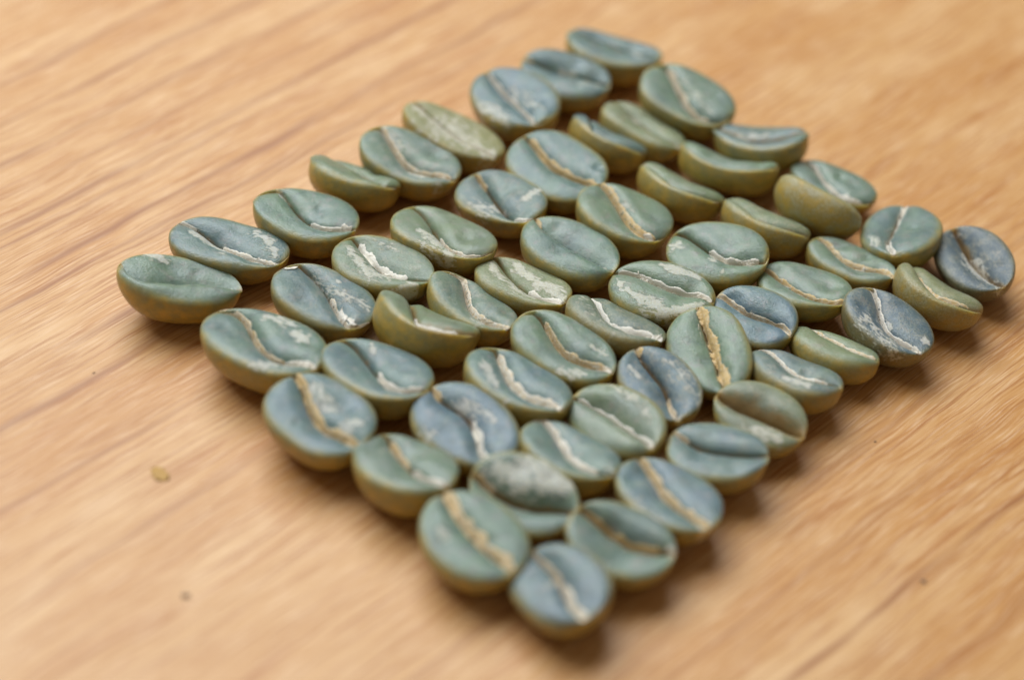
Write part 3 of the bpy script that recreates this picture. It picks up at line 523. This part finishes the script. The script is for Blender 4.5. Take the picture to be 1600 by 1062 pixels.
        # frayed threads lifting off the strip
        for _ in range(int(3 + 7 * (s1 - s0))):
            a = r.uniform(s0, s1); ln = r.uniform(.06, .22); k = 7
            tt = np.clip(np.linspace(a, a + ln, k), -.97, .97)
            off = r.uniform(-.9, .9) * width * .7; drift = r.uniform(-.35, .35)
            hw = r.uniform(.014, .032); row = []
            for i in range(k):
                y = float(np.clip(s.crease(tt[i]) + off + drift * (i / (k - 1)) ** 1.5, -.9 * s.half(tt[i], -1), .9 * s.half(tt[i], 1)))
                z = float(s.top(tt[i], np.array(y))) + .02 + .05 * math.sin(i / (k - 1) * 3.1) + .10 * max(0, i / (k - 1) - .6) * r.uniform(0, 2)
                for j in (-1, 1): row.append((tt[i] * s.L / 2, y + j * hw * (1.15 - i / (k - 1)), z))
            row = np.array(row); rb = row.copy(); rb[:, 2] -= .02
            base = len(V); V = np.concatenate([V, row, rb])
            F_ += s.grid(k, 2, k * 2, base); wv += [min(1.0, white + .25)] * (4 * k)
        return s.skin(V, F_, wv, 'silverskin_strip')

    @staticmethod
    def grid(n, mc, nv, base):
        F_ = []
        g = lambda i, j, b=0: base + b * nv + i * mc + j
        for i in range(n - 1):
            for j in range(mc - 1):
                F_.append((g(i, j), g(i + 1, j), g(i + 1, j + 1), g(i, j + 1)))
                F_.append((g(i, j + 1, 1), g(i + 1, j + 1, 1), g(i + 1, j, 1), g(i, j, 1)))
            F_.append((g(i, 0), g(i, 0, 1), g(i + 1, 0, 1), g(i + 1, 0)))
            F_.append((g(i + 1, mc - 1), g(i + 1, mc - 1, 1), g(i, mc - 1, 1), g(i, mc - 1)))
        for j in range(mc - 1):
            F_.append((g(0, j + 1), g(0, j + 1, 1), g(0, j, 1), g(0, j)))
            F_.append((g(n - 1, j), g(n - 1, j, 1), g(n - 1, j + 1, 1), g(n - 1, j + 1)))
        return F_

    @staticmethod
    def skin(V, F_, white, name):
        me = make_mesh(name, V * MM, F_)
        fattr(me, 'white', np.asarray(white))
        return me

    # a loose curl of skin clinging to the face
    def flake_mesh(s, p, length, width):
        r = s.rs
        n, mc = 13, 6
        t0 = np.clip(p[0] / (s.L / 2), -.9, .9)
        slope = (s.crease(np.array(min(t0 + .05, .97))) - s.crease(np.array(t0 - .05))) / (.1 * s.L / 2)
        a = math.atan(float(slope)) + r.uniform(-.3, .3)
        ca, sa = math.cos(a), math.sin(a)
        V = []
        ctl = np.interp(np.linspace(0, 1, n), np.linspace(0, 1, 6), r.uniform(.25, 1.35, 6))
        cof = np.interp(np.linspace(0, 1, n), np.linspace(0, 1, 5), r.uniform(-.35, .35, 5)) * width
        for i in range(n):
            f = i / (n - 1) * 2 - 1
            hw = width / 2 * (1 - abs(f) ** 1.6) if abs(f) < 1 else 0.0
            hw = hw * ctl[i] * r.uniform(.8, 1.2) + .02
            off = cof[i]
            for j in range(mc):
                g = j / (mc - 1) * 2 - 1
                lx, ly = f * length / 2 + r.uniform(-.05, .05), g * hw * r.uniform(.85, 1.15) + off
                x, y = p[0] + ca * lx - sa * ly, p[1] + sa * lx + ca * ly
                x = float(np.clip(x, -.96 * s.L / 2, .96 * s.L / 2))
                tt = x / (s.L / 2)
                y = float(np.clip(y, -.93 * s.half(tt, -1), .93 * s.half(tt, 1)))
                z = float(s.top(tt, np.array(y)))
                V.append((x, y, z + .05 + .10 * max(0, f) ** 3 + .05 * g * g + r.uniform(-.015, .03)))
        nv = len(V); V = np.array(V); Vb = V.copy(); Vb[:, 2] -= .05
        V = np.concatenate([V, Vb])
        return s.skin(V, s.grid(n, mc, nv, 0), np.full(len(V), .95), 'silverskin_flake')


GROUP = 'green coffee beans laid in a rectangular block'
for rec in BEANS:
    b = Bean(rec)
    root = bpy.data.objects.new('coffee_bean', None); COL.objects.link(root)
    root.empty_display_size = .003
    root['label'] = b.label; root['category'] = 'coffee bean'; root['group'] = GROUP
    me = b.build()
    R = Matrix.Rotation(math.radians(b.yaw), 4, 'Z') @ Matrix.Rotation(math.radians(b.pitch), 4, 'Y') @ Matrix.Rotation(math.radians(b.roll), 4, 'X')
    Rn = np.array(R.to_3x3())
    zc = -float((b.P @ Rn.T)[:, 2].min())
    # the Empty sits on the table under the bean; the parts carry the tilt
    root.location = (b.x * MM, b.y * MM, 0)
    local = R.copy(); local.translation = (0, 0, zc * MM)
    body = link('bean_body', me, root, M_BEAN); body.matrix_local = local
    for (s0, s1, w, wh) in b.strips:
        o = link('silverskin_strip', b.strip_mesh(s0, s1, w, wh), root, M_SKIN); o.matrix_local = local
    for (p, ln, w) in b.flakes:
        o = link('silverskin_flake', b.flake_mesh(p, ln, w), root, M_SKIN); o.matrix_local = local


# ------------------------------------------------------------------ crumbs on the wood
def crumb(name, x, y, sx, sy, sz, rot, mat, label, seed):
    r = np.random.RandomState(seed)
    V, F_ = [], []
    nr, na = 5, 10
    for i in range(nr + 1):
        el = -math.pi / 2 + math.pi * i / nr
        for j in range(na):
            az = 2 * math.pi * j / na
            k = r.uniform(.75, 1.15)
            V.append((sx * k * math.cos(el) * math.cos(az), sy * k * math.cos(el) * math.sin(az), sz * (math.sin(el) + 1) * r.uniform(.9, 1.05)))
    for i in range(nr):
        for j in range(na):
            j2 = (j + 1) % na
            F_.append((i * na + j, i * na + j2, (i + 1) * na + j2, (i + 1) * na + j))
    V = np.array(V); V[:, 2] -= V[:, 2].min()
    o = link(name, make_mesh(name, V * MM, F_), None, mat)
    o.location = (x * MM, y * MM, 0.00001); o.rotation_euler[2] = rot
    o['label'] = label; o['category'] = 'crumb'; o['group'] = 'crumbs scattered on the tabletop'


crumb('chaff_crumb', -27.65, -20.2, .95, .7, .03, -.5, M_CRUMB, 'largest crumb, a flat tan scrap of chaff lying on bare wood', 1)
crumb('dust_crumb', -23.1, -32.4, .33, .28, .04, 0, M_SPECK, 'dark dot of dust beyond the flat tan scrap of chaff', 2)
crumb('dust_crumb', 34.8, -23.8, .26, .22, .04, 0, M_SPECK, 'small black dot on the wood beside the reddish grain line', 3)
crumb('dust_crumb', -35.7, -9.3, .14, .07, .03, .8, M_SPECK, 'tiny dark fleck on the wood near the plump folded corner bean', 4)
crumb('dust_crumb', 32.2, -8.5, .14, .08, .03, .5, M_SPECK, 'tiny brown fleck on the wood beside the pointed half-moon olive bean', 5)
crumb('chaff_crumb', 24.2, 12.6, .55, .16, .25, -.3, M_SKIN, 'bright white sliver of chaff wedged between two green beans', 6)
